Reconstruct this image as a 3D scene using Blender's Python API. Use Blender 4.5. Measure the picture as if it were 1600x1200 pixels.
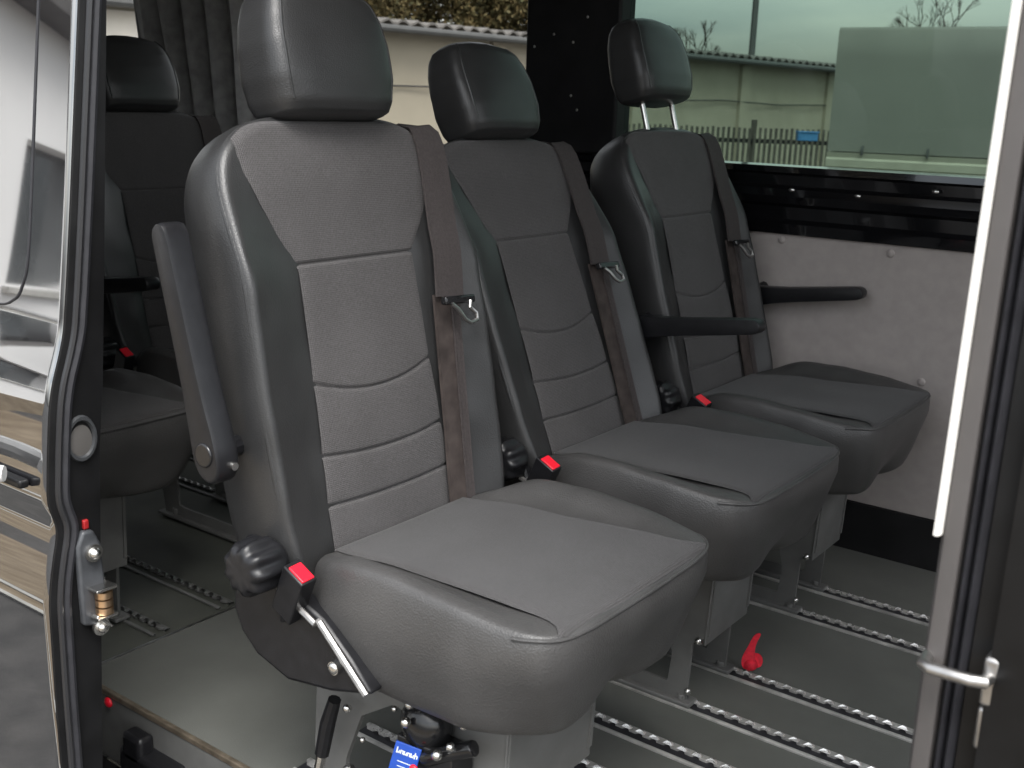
import bpy, math, random
import numpy as np
from mathutils import Vector, Matrix, noise
for o in list(bpy.data.objects): bpy.data.objects.remove(o)
C = bpy.context.scene.collection
SC = bpy.context.scene
rad = math.radians
random.seed(7)

# ---------------------------------------------------------------- camera
cam_d = bpy.data.cameras.new('camera')
cam = bpy.data.objects.new('camera', cam_d); C.objects.link(cam); SC.camera = cam
YAW, PITCH, ROLL = 2.204563, -0.247394, 0.033272
f_ = Vector((math.cos(PITCH)*math.cos(YAW), math.cos(PITCH)*math.sin(YAW), math.sin(PITCH)))
r0 = Vector((math.sin(YAW), -math.cos(YAW), 0)); u0 = r0.cross(f_)
r_ = r0*math.cos(ROLL)+u0*math.sin(ROLL); u_ = -r0*math.sin(ROLL)+u0*math.cos(ROLL)
M = Matrix((r_, u_, -f_)).transposed().to_4x4(); M.translation = Vector((1.01167, -1.05694, 0.97812))
cam.matrix_world = M
cam_d.sensor_width = 36; cam_d.lens = 36*1715.25/1600
cam_d.clip_start = 0.02; cam_d.clip_end = 600
cam_d.dof.use_dof = True; cam_d.dof.focus_distance = 1.75; cam_d.dof.aperture_fstop = 11

# ---------------------------------------------------------------- sky, sun, exposure
W = bpy.data.worlds.new('World'); SC.world = W; W.use_nodes = True
nt = W.node_tree; nt.nodes.clear()
SUN_EL, SUN_AZ = rad(60), rad(-43)       # azimuth measured from +X
sky = nt.nodes.new('ShaderNodeTexSky'); sky.sky_type = 'NISHITA'; sky.sun_disc = False
sky.sun_elevation = SUN_EL; sky.sun_rotation = rad(90)-SUN_AZ
sky.air_density = 1.2; sky.dust_density = 4.0
hs = nt.nodes.new('ShaderNodeHueSaturation'); hs.inputs['Saturation'].default_value = 0.22
tc = nt.nodes.new('ShaderNodeTexCoord')
mp = nt.nodes.new('ShaderNodeMapping'); mp.inputs['Scale'].default_value = (1, 1, 5)
cn = nt.nodes.new('ShaderNodeTexNoise'); cn.inputs['Scale'].default_value = 2.2; cn.inputs['Detail'].default_value = 6
cr = nt.nodes.new('ShaderNodeValToRGB')
cr.color_ramp.elements[0].position = .35; cr.color_ramp.elements[0].color = (.62, .68, .74, 1)
cr.color_ramp.elements[1].position = .68; cr.color_ramp.elements[1].color = (1.3, 1.27, 1.22, 1)
mx = nt.nodes.new('ShaderNodeMix'); mx.data_type = 'RGBA'; mx.blend_type = 'MULTIPLY'; mx.inputs[0].default_value = 1
bg = nt.nodes.new('ShaderNodeBackground'); bg.inputs['Strength'].default_value = 0.15
wo = nt.nodes.new('ShaderNodeOutputWorld')
L = nt.links.new
L(sky.outputs[0], hs.inputs['Color']); L(tc.outputs['Generated'], mp.inputs[0]); L(mp.outputs[0], cn.inputs['Vector'])
L(cn.outputs['Fac'], cr.inputs[0]); L(hs.outputs[0], mx.inputs[6]); L(cr.outputs[0], mx.inputs[7])
L(mx.outputs[2], bg.inputs['Color']); L(bg.outputs[0], wo.inputs['Surface'])
sd = bpy.data.lights.new('sun', 'SUN'); sd.energy = 1.1; sd.angle = rad(30); sd.color = (1, .96, .9)
so = bpy.data.objects.new('sun', sd); C.objects.link(so)
sdir = Vector((math.cos(SUN_EL)*math.cos(SUN_AZ), math.cos(SUN_EL)*math.sin(SUN_AZ), math.sin(SUN_EL)))
so.rotation_euler = sdir.to_track_quat('Z', 'Y').to_euler(); so.location = (3, -6, 9)
SC.view_settings.view_transform = 'Standard'; SC.view_settings.look = 'None'
SC.view_settings.gamma = 1; SC.view_settings.use_curve_mapping = False
SC.view_settings.exposure = 1.55

# ---------------------------------------------------------------- materials
def mat(name, col, rough=.5, metal=0, spec=.5, noise_amt=.0, noise_scale=30, bump=0, bump_scale=200, coat=0, ior=1.5, col2=None, detail=4):
    m = bpy.data.materials.new(name); m.use_nodes = True
    n = m.node_tree; b = n.nodes['Principled BSDF']
    b.inputs['Base Color'].default_value = (*col, 1); b.inputs['Roughness'].default_value = rough
    b.inputs['Metallic'].default_value = metal; b.inputs['Specular IOR Level'].default_value = spec
    b.inputs['IOR'].default_value = ior
    if coat: b.inputs['Coat Weight'].default_value = coat; b.inputs['Coat Roughness'].default_value = .03
    t = n.nodes.new('ShaderNodeTexCoord')
    if noise_amt or col2:
        x = n.nodes.new('ShaderNodeTexNoise'); x.inputs['Scale'].default_value = noise_scale; x.inputs['Detail'].default_value = detail
        n.links.new(t.outputs['Object'], x.inputs['Vector'])
        r = n.nodes.new('ShaderNodeValToRGB')
        c2 = col2 or tuple(c*(1+noise_amt) for c in col)
        c1 = col if col2 else tuple(c*(1-noise_amt) for c in col)
        r.color_ramp.elements[0].position = .32; r.color_ramp.elements[1].position = .68
        r.color_ramp.elements[0].color = (*c1, 1); r.color_ramp.elements[1].color = (*c2, 1)
        n.links.new(x.outputs['Fac'], r.inputs[0]); n.links.new(r.outputs[0], b.inputs['Base Color'])
    if bump:
        y = n.nodes.new('ShaderNodeTexVoronoi'); y.inputs['Scale'].default_value = bump_scale
        n.links.new(t.outputs['Object'], y.inputs['Vector'])
        p = n.nodes.new('ShaderNodeBump'); p.inputs['Strength'].default_value = bump; p.inputs['Distance'].default_value = .002
        n.links.new(y.outputs['Distance'], p.inputs['Height']); n.links.new(p.outputs[0], b.inputs['Normal'])
    return m

def weave(name, c1, c2, ax):
    """woven fabric: fine diagonal knit, two axes of the object's own coordinates"""
    m = bpy.data.materials.new(name); m.use_nodes = True; n = m.node_tree; b = n.nodes['Principled BSDF']
    b.inputs['Roughness'].default_value = .95; b.inputs['Specular IOR Level'].default_value = .12
    b.inputs['Sheen Weight'].default_value = .12; b.inputs['Sheen Roughness'].default_value = .4
    t = n.nodes.new('ShaderNodeTexCoord'); s = n.nodes.new('ShaderNodeSeparateXYZ'); n.links.new(t.outputs['Object'], s.inputs[0])
    def mth(op, a, bb=None):
        k = n.nodes.new('ShaderNodeMath'); k.operation = op
        for i, v in enumerate((a, bb)):
            if v is None: continue
            if isinstance(v, (int, float)): k.inputs[i].default_value = v
            else: n.links.new(v, k.inputs[i])
        return k.outputs[0]
    a, c = s.outputs[ax[0]], s.outputs[ax[1]]
    w1 = mth('SINE', mth('MULTIPLY', mth('ADD', a, c), 2*math.pi/.0050))
    w2 = mth('SINE', mth('MULTIPLY', mth('SUBTRACT', a, c), 2*math.pi/.0050))
    w = mth('MULTIPLY', w1, w2)
    nz = n.nodes.new('ShaderNodeTexNoise'); nz.inputs['Scale'].default_value = 420; n.links.new(t.outputs['Object'], nz.inputs['Vector'])
    nb = n.nodes.new('ShaderNodeTexNoise'); nb.inputs['Scale'].default_value = 9; nb.inputs['Detail'].default_value = 5; n.links.new(t.outputs['Object'], nb.inputs['Vector'])
    fac = mth('ADD', mth('MULTIPLY', w, .22), mth('ADD', mth('MULTIPLY', nz.outputs['Fac'], .6), mth('MULTIPLY', nb.outputs['Fac'], .35)))
    r = n.nodes.new('ShaderNodeValToRGB'); r.color_ramp.elements[0].position = .15; r.color_ramp.elements[1].position = .85
    r.color_ramp.elements[0].color = (*c1, 1); r.color_ramp.elements[1].color = (*c2, 1)
    n.links.new(fac, r.inputs[0]); n.links.new(r.outputs[0], b.inputs['Base Color'])
    p = n.nodes.new('ShaderNodeBump'); p.inputs['Strength'].default_value = .35; p.inputs['Distance'].default_value = .001
    n.links.new(w, p.inputs['Height']); n.links.new(p.outputs[0], b.inputs['Normal'])
    return m

def glass(name, tint, gloss=.06):
    m = bpy.data.materials.new(name); m.use_nodes = True; n = m.node_tree; n.nodes.clear()
    o = n.nodes.new('ShaderNodeOutputMaterial'); t = n.nodes.new('ShaderNodeBsdfTransparent'); t.inputs[0].default_value = (*tint, 1)
    g = n.nodes.new('ShaderNodeBsdfGlossy'); g.inputs['Roughness'].default_value = .02
    x = n.nodes.new('ShaderNodeMixShader'); lw = n.nodes.new('ShaderNodeLayerWeight'); pw = n.nodes.new('ShaderNodeMath'); pw.operation = 'POWER'; pw.inputs[1].default_value = 4.5
    ad = n.nodes.new('ShaderNodeMath'); ad.operation = 'ADD'; ad.inputs[1].default_value = .02
    n.links.new(lw.outputs['Facing'], pw.inputs[0]); n.links.new(pw.outputs[0], ad.inputs[0]); n.links.new(ad.outputs[0], x.inputs[0]); n.links.new(t.outputs[0], x.inputs[1]); n.links.new(g.outputs[0], x.inputs[2]); n.links.new(x.outputs[0], o.inputs[0])
    return m

LEATHER = mat('leather', (.026, .026, .0265), .37, spec=.5, noise_amt=.12, noise_scale=14, bump=.14, bump_scale=520)
FAB_B = weave('seat_fabric_back', (.046, .0435, .0435), (.110, .105, .106), (1, 2))
FAB_C = weave('seat_fabric_cushion', (.041, .0395, .0395), (.090, .087, .088), (0, 1))
LEATHER_C = mat('lit_cushion_leather', (.057, .0555, .055), .43, spec=.5, noise_amt=.14, noise_scale=11, bump=.22, bump_scale=420)  # same seat leather, colour lightened to stand for stronger daylight on the cushions
PLASTIC = mat('black_plastic', (.010, .010, .0115), .36, spec=.4, noise_amt=.2, noise_scale=60, bump=.06, bump_scale=600)
PLASTIC_G = mat('glossy_black_plastic', (.012, .012, .013), .18, noise_amt=.2, noise_scale=40)
BELT = mat('belt_webbing', (.056, .048, .0475), .8, spec=.2, noise_amt=.12, noise_scale=240, bump=.3, bump_scale=900)
CHROME = mat('bright_steel', (.68, .67, .65), .27, metal=1, noise_amt=.1, noise_scale=40)
TEETH = mat('bright_rail_teeth', (.88, .86, .83), .22, metal=.75, noise_amt=.1, noise_scale=60)
STEEL = mat('dull_steel', (.42, .41, .40), .38, metal=1, noise_amt=.2, noise_scale=60)
ALU = mat('aluminium_rail', (.48, .47, .45), .42, metal=.4, noise_amt=.3, noise_scale=25)
GREYP = mat('grey_painted_steel', (.13, .13, .126), .5, noise_amt=.14, noise_scale=18)
RED = mat('red_button', (.75, .012, .03), .35, noise_amt=.1)
REDCLOTH = mat('red_webbing', (.62, .01, .03), .8, noise_amt=.25, noise_scale=90)
BLUE = mat('blue_label', (.01, .06, .35), .4, noise_amt=.15)
WHITE_INK = mat('white_ink', (.62, .66, .68), .5, noise_amt=.1)
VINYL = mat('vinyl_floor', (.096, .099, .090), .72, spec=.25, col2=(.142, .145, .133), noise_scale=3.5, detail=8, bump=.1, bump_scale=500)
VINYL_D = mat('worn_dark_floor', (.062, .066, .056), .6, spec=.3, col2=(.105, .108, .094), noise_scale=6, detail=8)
PANEL = mat('wall_lining', (.38, .345, .33), .75, spec=.25, noise_amt=.05, noise_scale=40, bump=.12, bump_scale=700)
BLACK_TRIM = mat('black_lining', (.010, .010, .011), .6, spec=.3, noise_amt=.3, noise_scale=12)
BLACK_GLOSS = mat('black_gloss_paint', (.006, .006, .007), .10, spec=.5, noise_amt=.2, noise_scale=15, coat=.6)
PAINT = mat('glossy_body_paint', (.010, .010, .012), .025, spec=1.0, ior=2.2, coat=1.0, noise_amt=.1)
RUBBER = mat('rubber_seal', (.022, .022, .026), .5, noise_amt=.2, noise_scale=50)
JAMB = mat('black_door_jamb', (.007, .007, .0075), .4, spec=.3, noise_amt=.3, noise_scale=20)
PILLAR = mat('grey_pillar_lining', (.075, .069, .067), .6, noise_amt=.08, noise_scale=20)
WHITE_TRIM = mat('white_edge_trim', (.80, .78, .74), .45, noise_amt=.03)
HEADLINER = mat('pale_headliner', (.42, .41, .39), .9, noise_amt=.05)
CURTAIN = mat('grey_curtain', (.33, .33, .33), .85, spec=.2, noise_amt=.2, noise_scale=25)
BRASS = mat('brass_roller', (.75, .52, .33), .3, metal=1, noise_amt=.15, noise_scale=80)
GLASS_G = glass('green_tinted_glass', (.50, .58, .535))
GLASS_D = glass('smoked_glass', (.93, .92, .90))
WALL_A = mat('beige_render', (.28, .255, .20), .9, noise_amt=.08, noise_scale=1.2, detail=8)
WALL_A2 = mat('pale_render', (.80, .76, .69), .9, noise_amt=.06, noise_scale=1.5, detail=8)
ROOF = mat('fibre_cement_roof', (.10, .095, .09), .9, noise_amt=.25, noise_scale=2, detail=8)
GUTTER = mat('zinc_gutter', (.06, .062, .062), .5, noise_amt=.1, noise_scale=3)
FACADE = mat('white_facade', (.84, .83, .82), .9, noise_amt=.03, noise_scale=1.5)
WINDARK = mat('dark_window_pane', (.06, .065, .065), .12, noise_amt=.2, noise_scale=2)
CURT_W = mat('net_curtain', (.45, .46, .46), .9, noise_amt=.1)
ASPHALT = mat('asphalt', (.045, .044, .042), .9, col2=(.075, .072, .068), noise_scale=9, detail=10, bump=.4, bump_scale=120)
DIRT = mat('dry_verge', (.14, .105, .065), .95, col2=(.24, .19, .13), noise_scale=4, detail=10)
PAVE = mat('pale_kerb_stone', (.42, .41, .38), .85, noise_amt=.15, noise_scale=6)
TARP = mat('grey_tarpaulin', (.165, .165, .148), .7, noise_amt=.06, noise_scale=1.5, detail=8)
TRUCKRAIL = mat('pale_truck_rail', (.30, .29, .235), .6, noise_amt=.1, noise_scale=3)
WOODF = mat('weathered_wood', (.075, .068, .058), .9, noise_amt=.35, noise_scale=8)
LEAF = mat('autumn_foliage', (.035, .040, .012), .8, col2=(.11, .075, .025), noise_scale=5, detail=6)
BARK = mat('bark', (.05, .04, .03), .9, noise_amt=.3, noise_scale=10)
BLUEPL = mat('blue_plastic', (.06, .2, .42), .5, noise_amt=.1)
MIRRORISH = mat('yellow_plastic', (.7, .5, .05), .5, noise_amt=.1)

# ---------------------------------------------------------------- helpers
def link_mesh(name, V, F, m, parent=None, smooth=True, angle=35, bevel=0, loc=None, rot=None, label=None):
    me = bpy.data.meshes.new(name); me.from_pydata([tuple(map(float, v)) for v in V], [], F)
    import bmesh as _b
    bm = _b.new(); bm.from_mesh(me); _b.ops.recalc_face_normals(bm, faces=bm.faces); bm.to_mesh(me); bm.free()
    if smooth:
        me.shade_smooth(); me.set_sharp_from_angle(angle=rad(angle))
    me.materials.append(m)
    o = bpy.data.objects.new(name, me); C.objects.link(o)
    if parent: o.parent = parent
    if loc is not None: o.location = loc
    if rot is not None: o.rotation_euler = rot
    if bevel:
        b = o.modifiers.new('bevel', 'BEVEL'); b.width = bevel; b.segments = 3; b.limit_method = 'ANGLE'; b.angle_limit = rad(40)
        b.harden_normals = False
    if label: o['label'] = label
    return o

class MB:
    def __init__(s): s.V = []; s.F = []
    def add(s, V, F):
        k = len(s.V); s.V += [tuple(v) for v in V]; s.F += [tuple(i+k for i in f) for f in F]; return s
    def box(s, c, d, R=None):
        V = []
        for x in (-.5, .5):
            for y in (-.5, .5):
                for z in (-.5, .5):
                    v = Vector((x*d[0], y*d[1], z*d[2]))
                    if R is not None: v = R @ v
                    V.append(v+Vector(c))
        return s.add(V, [(0, 1, 3, 2), (4, 6, 7, 5), (0, 4, 5, 1), (2, 3, 7, 6), (0, 2, 6, 4), (1, 5, 7, 3)])
    def b2(s, a, b):
        return s.box([(p+q)/2 for p, q in zip(a, b)], [abs(q-p) for p, q in zip(a, b)])
    def loft(s, rings, cap=True, closed=True):
        n = len(rings[0]); V = [p for r in rings for p in r]; F = []
        for i in range(len(rings)-1):
            for j in range(n if closed else n-1):
                k = (j+1) % n; F.append((i*n+j, i*n+k, (i+1)*n+k, (i+1)*n+j))
        if cap:
            F.append(tuple(range(n))); F.append(tuple(range((len(rings)-1)*n, len(rings)*n)))
        return s.add(V, F)
    def tube(s, path, r, n=8, cap=True):
        P = [Vector(p) for p in path]; rings = []; up = None
        for i, p in enumerate(P):
            t = (P[min(i+1, len(P)-1)]-P[max(i-1, 0)]).normalized()
            if up is None:
                up = Vector((0, 0, 1)) if abs(t.z) < .9 else Vector((1, 0, 0))
            a = t.cross(up).normalized(); b = a.cross(t).normalized(); up = b
            rr = r[i] if isinstance(r, (list, tuple)) else r
            rings.append([p+(a*math.cos(q)+b*math.sin(q))*rr for q in [2*math.pi*k/n for k in range(n)]])
        return s.loft(rings, cap)
    def cyl(s, a, b, r, n=20): return s.tube([a, b], r, n)
    def prism(s, poly, fn, t0, t1):
        a = [fn(p[0], p[1], t0) for p in poly]; b = [fn(p[0], p[1], t1) for p in poly]
        return s.loft([a, b])
    def sphere(s, c, r, n=10, sc=(1, 1, 1)):
        rings = []
        for i in range(n+1):
            th = math.pi*i/n; th = min(max(th, .02), math.pi-.02)
            rings.append([Vector(c)+Vector((math.sin(th)*math.cos(q)*r*sc[0], math.sin(th)*math.sin(q)*r*sc[1], math.cos(th)*r*sc[2])) for q in [2*math.pi*k/14 for k in range(14)]])
        return s.loft(rings)
    def build(s, name, m, parent=None, **k): return link_mesh(name, s.V, s.F, m, parent, **k)

XZ = lambda a, b, t: (a, t, b)
YZ = lambda a, b, t: (t, a, b)
XY = lambda a, b, t: (a, b, t)
def hole_plate(outer, hole, fn, t0, t1, n=64):
    """plate with one opening; both outlines resampled by angle about the hole's middle"""
    cx = sum(p[0] for p in hole)/len(hole); cy = sum(p[1] for p in hole)/len(hole)
    def hit(poly, a):
        d = (math.cos(a), math.sin(a)); best = None
        for (x0, y0), (x1, y1) in zip(poly, poly[1:]+poly[:1]):
            ex, ey = x1-x0, y1-y0; den = d[0]*ey-d[1]*ex
            if abs(den) < 1e-9: continue
            t = ((x0-cx)*ey-(y0-cy)*ex)/den; u = ((x0-cx)*d[1]-(y0-cy)*d[0])/den
            if t > 0 and -1e-6 <= u <= 1+1e-6: best = t if best is None else max(best, t)
        return (cx+d[0]*best, cy+d[1]*best)
    A = sorted([2*math.pi*i/n for i in range(n)]+[math.atan2(p[1]-cy, p[0]-cx) % (2*math.pi) for p in outer])
    O = [hit(outer, a) for a in A]; H = [hit(hole, a) for a in A]
    R = [[fn(*p, t) for p in P] for P, t in ((O, t0), (H, t0), (H, t1), (O, t1))]
    mb = MB(); mb.loft(R+[R[0]], cap=False); return mb
def empty(name, loc=(0, 0, 0), rz=0):
    o = bpy.data.objects.new(name, None); C.objects.link(o); o.location = loc; o.rotation_euler = (0, 0, rz); o.empty_display_size = .1; return o
def tag(o, label=None, cat=None, group=None, kind=None):
    for k, v in (('label', label), ('category', cat), ('group', group), ('kind', kind)):
        if v: o[k] = v
    return o
def kids(o): return [c for c in bpy.data.objects if c.parent == o]
def copy_tree(o, parent=None):
    c = o.copy(); C.objects.link(c); c.parent = parent
    for ch in kids(o): copy_tree(ch, c)
    return c
def sm(x, a, b):
    t = np.clip((np.asarray(x, float)-a)/(b-a), 0, 1); return t*t*(3-2*t)

# ================================================================ THE SETTING OUTSIDE
GZ = -.65
def gsheet(name, x0, y0, x1, y1, z, m, n=1):
    V = []; F = []
    for i in range(n+1):
        for j in range(n+1): V.append((x0+(x1-x0)*i/n, y0+(y1-y0)*j/n, z))
    for i in range(n):
        for j in range(n): F.append((i*(n+1)+j, (i+1)*(n+1)+j, (i+1)*(n+1)+j+1, i*(n+1)+j+1))
    o = link_mesh(name, V, F, m, smooth=False); o['kind'] = 'structure'; return o
gsheet('ground', -300, -300, 300, 300, GZ, ASPHALT)
gsheet('verge', -60, -1.80, 30, -1.52, GZ+.006, DIRT)
gsheet('dirt_path', -60, -4.6, 30, -1.96, GZ+.004, DIRT)
for y0, y1 in ((-1.53, -1.45), (-1.90, -1.79)):
    k = MB().b2((-60, y0, GZ-.05), (30, y1, GZ+.03)).build('kerb', PAVE, smooth=False); k['kind'] = 'structure'

# beige building beyond the far windows
def along(p, q, t, off=0):
    d = Vector((q[0]-p[0], q[1]-p[1])); nrm = Vector((-d.y, d.x)).normalized(); return Vector(p)+d*t+nrm*off
bA = empty('workshop_building', (-13.0, 17.0, GZ))
tag(bA, 'low beige rendered building with a corrugated roof and gutter, beyond the far side windows', 'building')
bA_o = Vector((-13.0, 17.0, GZ))
pA, qA = (-16.2, -5.0), (-9.3, 46.7)
dA = (Vector(qA)-Vector(pA)); LA = dA.length; dA.normalize(); nA = Vector((dA.y, -dA.x))  # towards the van
def A(t, off, z): p = Vector(pA)+dA*t+nA*off; return (p.x-bA_o.x, p.y-bA_o.y, z-bA_o.z)
mb = MB(); mb.loft([[A(0, 0, GZ-.2), A(0, -8, GZ-.2), A(0, -8, 2.25), A(0, 0, 2.25)], [A(LA, 0, GZ-.2), A(LA, -8, GZ-.2), A(LA, -8, 2.25), A(LA, 0, 2.25)]])
mb.build('wall', WALL_A, bA, smooth=False)
for t, w in ((18.55, .42), (22.4, .42), (27, .42), (31.5, .42), (36, .42), (41, .42)):
    MB().loft([[A(t, .0, GZ), A(t, .10, GZ), A(t, .10, 2.22), A(t, .0, 2.22)], [A(t+w, .0, GZ), A(t+w, .10, GZ), A(t+w, .10, 2.22), A(t+w, .0, 2.22)]]).build('pilaster', WALL_A2 if t < 20 else WALL_A, bA, smooth=False)
MB().loft([[A(14, .0, GZ), A(14, .012, GZ), A(14, .012, 2.20), A(14, .0, 2.20)], [A(18.5, .0, GZ), A(18.5, .012, GZ), A(18.5, .012, 2.20), A(18.5, .0, 2.20)]]).build('painted_bay', WALL_A2, bA, smooth=False)
MB().tube([A(t, .05+.06*(i % 2 == 0), 1.28+.03*math.sin(i*1.7)) for i, t in enumerate(np.linspace(0, LA, 40))], .016, 6).build('cable', RUBBER, bA)
# corrugated roof
nc = 520; V = []; F = []
for i in range(nc+1):
    t = LA*i/nc; h = .045*math.cos(2*math.pi*t/.36)
    for off, z in ((.38, 2.42), (-3.8, 2.62), (-8.4, 2.42)): V.append(A(t, off, z+h))
    for off, z in ((-8.4, 2.40), (-3.8, 2.58), (.38, 2.38)): V.append(A(t, off, z+h))
for i in range(nc):
    for j in range(6): k = (j+1) % 6; F.append((i*6+j, i*6+k, i*6+6+k, i*6+6+j))
link_mesh('roof', V, F, ROOF, bA, angle=60)
MB().loft([[A(t, .40+.07*math.cos(a), 2.28+.07*math.sin(a)) for a in np.linspace(0, 2*math.pi, 10)[:-1]] for t in (0, LA)]).build('gutter', GUTTER, bA)

# slatted fence in front of it
fc = empty('slat_fence', (-5.7, 13.65, GZ)); tag(fc, 'weathered upright slat fence in front of the beige building, left of the grey lorry', 'fence')
fo = Vector((-5.7, 13.65, GZ)); e = Vector((1.04, .77, 0)).normalized()
mb = MB()
for i in range(90):
    c = e*(i*.074-2.6)-Vector((0, 0, 0)); h = 1.44+.02*random.random()
    mb.box((c.x, c.y, h/2), (.036, .018, h), Matrix.Rotation(math.atan2(e.y, e.x), 3, 'Z'))
mb.build('slat_panel', WOODF, fc, smooth=False)
for zz in (.35, 1.27):
    mb = MB(); mb.box((e.x*.2+.02*-e.y, e.y*.2+.02*e.x, zz), (5.6, .03, .06), Matrix.Rotation(math.atan2(e.y, e.x), 3, 'Z')); mb.build('rail', BLACK_TRIM, fc, smooth=False)
for k in (-2.6, -.02, 2.9):
    mb = MB(); mb.box((e.x*k+.05*-e.y, e.y*k+.05*e.x, .78), (.07, .06, 1.56), Matrix.Rotation(math.atan2(e.y, e.x), 3, 'Z')); mb.build('post', WOODF, fc, smooth=False)
cr_ = empty('plastic_crate', (-4.70, 13.05, .66)); tag(cr_, 'blue plastic box hung on the slat fence beside the lorry', 'box')
mb = MB(); mb.box((0, 0, .06), (.26, .12, .11), Matrix.Rotation(math.atan2(e.y, e.x), 3, 'Z')); mb.build('crate_body', BLUEPL, cr_, bevel=.01)
mb = MB(); mb.box((0, 0, .12), (.28, .14, .02), Matrix.Rotation(math.atan2(e.y, e.x), 3, 'Z')); mb.build('lid', BLUEPL, cr_, bevel=.004)

# tarpaulin lorry
tr = empty('lorry', (-3.1, 12.2, GZ)); tag(tr, 'lorry with a plain grey tarpaulin box and pale side rail beyond the green window', 'lorry')
te = Vector((1.0, .12, 0)).normalized(); tn = Vector((-te.y, te.x, 0)); to = Vector((-3.21, 9.93, 0))-Vector((-3.1, 12.2, 0))
tan_ = math.atan2(te.y, te.x); TR = Matrix.Rotation(tan_, 3, 'Z')
def T(a, b, z): p = to+te*a+tn*b; return (p.x, p.y, z)
mb = MB(); rings = []
for a in np.linspace(0, 7, 36):
    rg = []
    for b, z in ((0, 1.30), (0, 1.8), (0, 2.2), (0, 2.46), (.03, 2.49), (1.2, 2.51), (2.3, 2.49), (2.4, 2.45), (2.4, 1.3)):
        k = .012*math.sin(a*7)*math.sin((z-1.3)*2.2) if b == 0 else 0
        rg.append(T(a, b+k, z))
    rings.append(rg)
mb.loft(rings); mb.build('tarpaulin', TARP, tr, angle=50)
mb = MB(); mb.loft([[T(a, b, z) for b, z in ((-.03, 1.05), (-.03, 1.13), (-.015, 1.14), (-.03, 1.15), (-.03, 1.22), (-.01, 1.24), (-.02, 1.29), (2.4, 1.29), (2.4, 1.05))] for a in (0, 7)]); mb.build('side_rail', TRUCKRAIL, tr, smooth=False)
for a in np.arange(.35, 7, .62): MB().tube([T(a, -.02, 1.36), T(a, -.035, 1.33), T(a, -.03, 1.27)], .013, 6).build('tarp_strap', GUTTER, tr)
for a in (1.2, 5.4, 6.4):
    mb = MB(); c0 = Vector(T(a, .02, .5)); mb.cyl(c0, c0+tn*.3, .5, 28); mb.build('wheel', RUBBER, tr)
mb = MB(); mb.loft([[T(a, b, z) for b, z in ((.3, .75), (.3, 1.04), (2.1, 1.04), (2.1, .75))] for a in (-.0, 7)]); mb.build('chassis', BLACK_TRIM, tr, smooth=False)
mb = MB(); mb.loft([[T(a, b, z) for b, z in ((.1, .5), (.1, 2.4), (2.3, 2.4), (2.3, .5))] for a in (7.2, 9)]); mb.build('cab', FACADE, tr, bevel=.08)

# pole and trees
pl = empty('lamp_pole', (-12.05, 26.9, GZ)); tag(pl, 'thin grey pole rising behind the corrugated roof', 'pole')
MB().tube([(0, 0, 0), (0, 0, 5), (.02, 0, 9)], [.10, .085, .07], 8).build('shaft', GUTTER, pl)
MB().tube([(0, 0, 9), (.3, -.3, 9.25), (.9, -.9, 9.3)], .04, 8).build('arm', GUTTER, pl)
def twig_tree(loc, h, seed, label):
    rnd = random.Random(seed); t = empty('bare_tree', loc); tag(t, label, 'tree', 'bare trees behind the roof')
    trunk = MB(); trunk.tube([(0, 0, 0), (.05, .02, h*.35), (.02, 0, h*.62)], [.14, .1, .06], 7); trunk.build('trunk', BARK, t)
    cr = MB()
    def br(p, d, l, r, k):
        q = p+d*l; cr.tube([p, p+d*l*.5+Vector((rnd.uniform(-.05, .05), rnd.uniform(-.05, .05), .02))*l, q], [r, r*.8, r*.6], 4, cap=False)
        if k:
            for _ in range(3):
                d2 = (d+Vector((rnd.uniform(-.6, .6), rnd.uniform(-.6, .6), rnd.uniform(-.1, .5)))).normalized(); br(q, d2, l*.68, r*.6, k-1)
    for i in range(6):
        a = i*1.05; br(Vector((.03, .01, h*(.36+.045*i))), Vector((math.cos(a)*.5, math.sin(a)*.5, .8)).normalized(), h*.17, .04, 4)
    cr.build('crown', BARK, t)
twig_tree((-15.5, 30.5, GZ), 4.4, 3, 'small bare tree poking over the roof left of the pole')
twig_tree((-10.2, 37, GZ), 5.7, 11, 'thin bare tree showing above the lorry tarpaulin')
def leafy(loc, h, w, seed, label, name='autumn_tree'):
    rnd = np.random.default_rng(seed); t = empty(name, loc); tag(t, label, 'tree', 'trees behind the corrugated roof')
    MB().tube([(0, 0, 0), (.1, 0, h*.3), (0, .1, h*.6)], [.25, .2, .1], 8).build('trunk', BARK, t)
    cl = rnd.normal(size=(80, 3)); cl /= np.linalg.norm(cl, axis=1)[:, None]; cl *= (rnd.random(80)**.4)[:, None]
    cl = cl*np.array([w, w, h*.34])+np.array([0, 0, h*.62])
    n_ = len(cl)*420
    P_ = np.repeat(cl, 420, 0)+rnd.normal(size=(n_, 3))*.28*w*.42
    a_ = rnd.normal(size=(n_, 3)); a_ /= np.linalg.norm(a_, axis=1)[:, None]; b_ = np.cross(a_, rnd.normal(size=(n_, 3))); b_ /= np.linalg.norm(b_, axis=1)[:, None]
    s_l = (.045+.05*rnd.random(n_))[:, None]
    V = np.stack([P_-a_*s_l, P_-b_*s_l*.5, P_+a_*s_l, P_+b_*s_l*.5], 1).reshape(-1, 3).tolist(); F = [(4*i, 4*i+1, 4*i+2, 4*i+3) for i in range(n_)]
    link_mesh('crown', V, F, LEAF, t, smooth=False)
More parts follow.
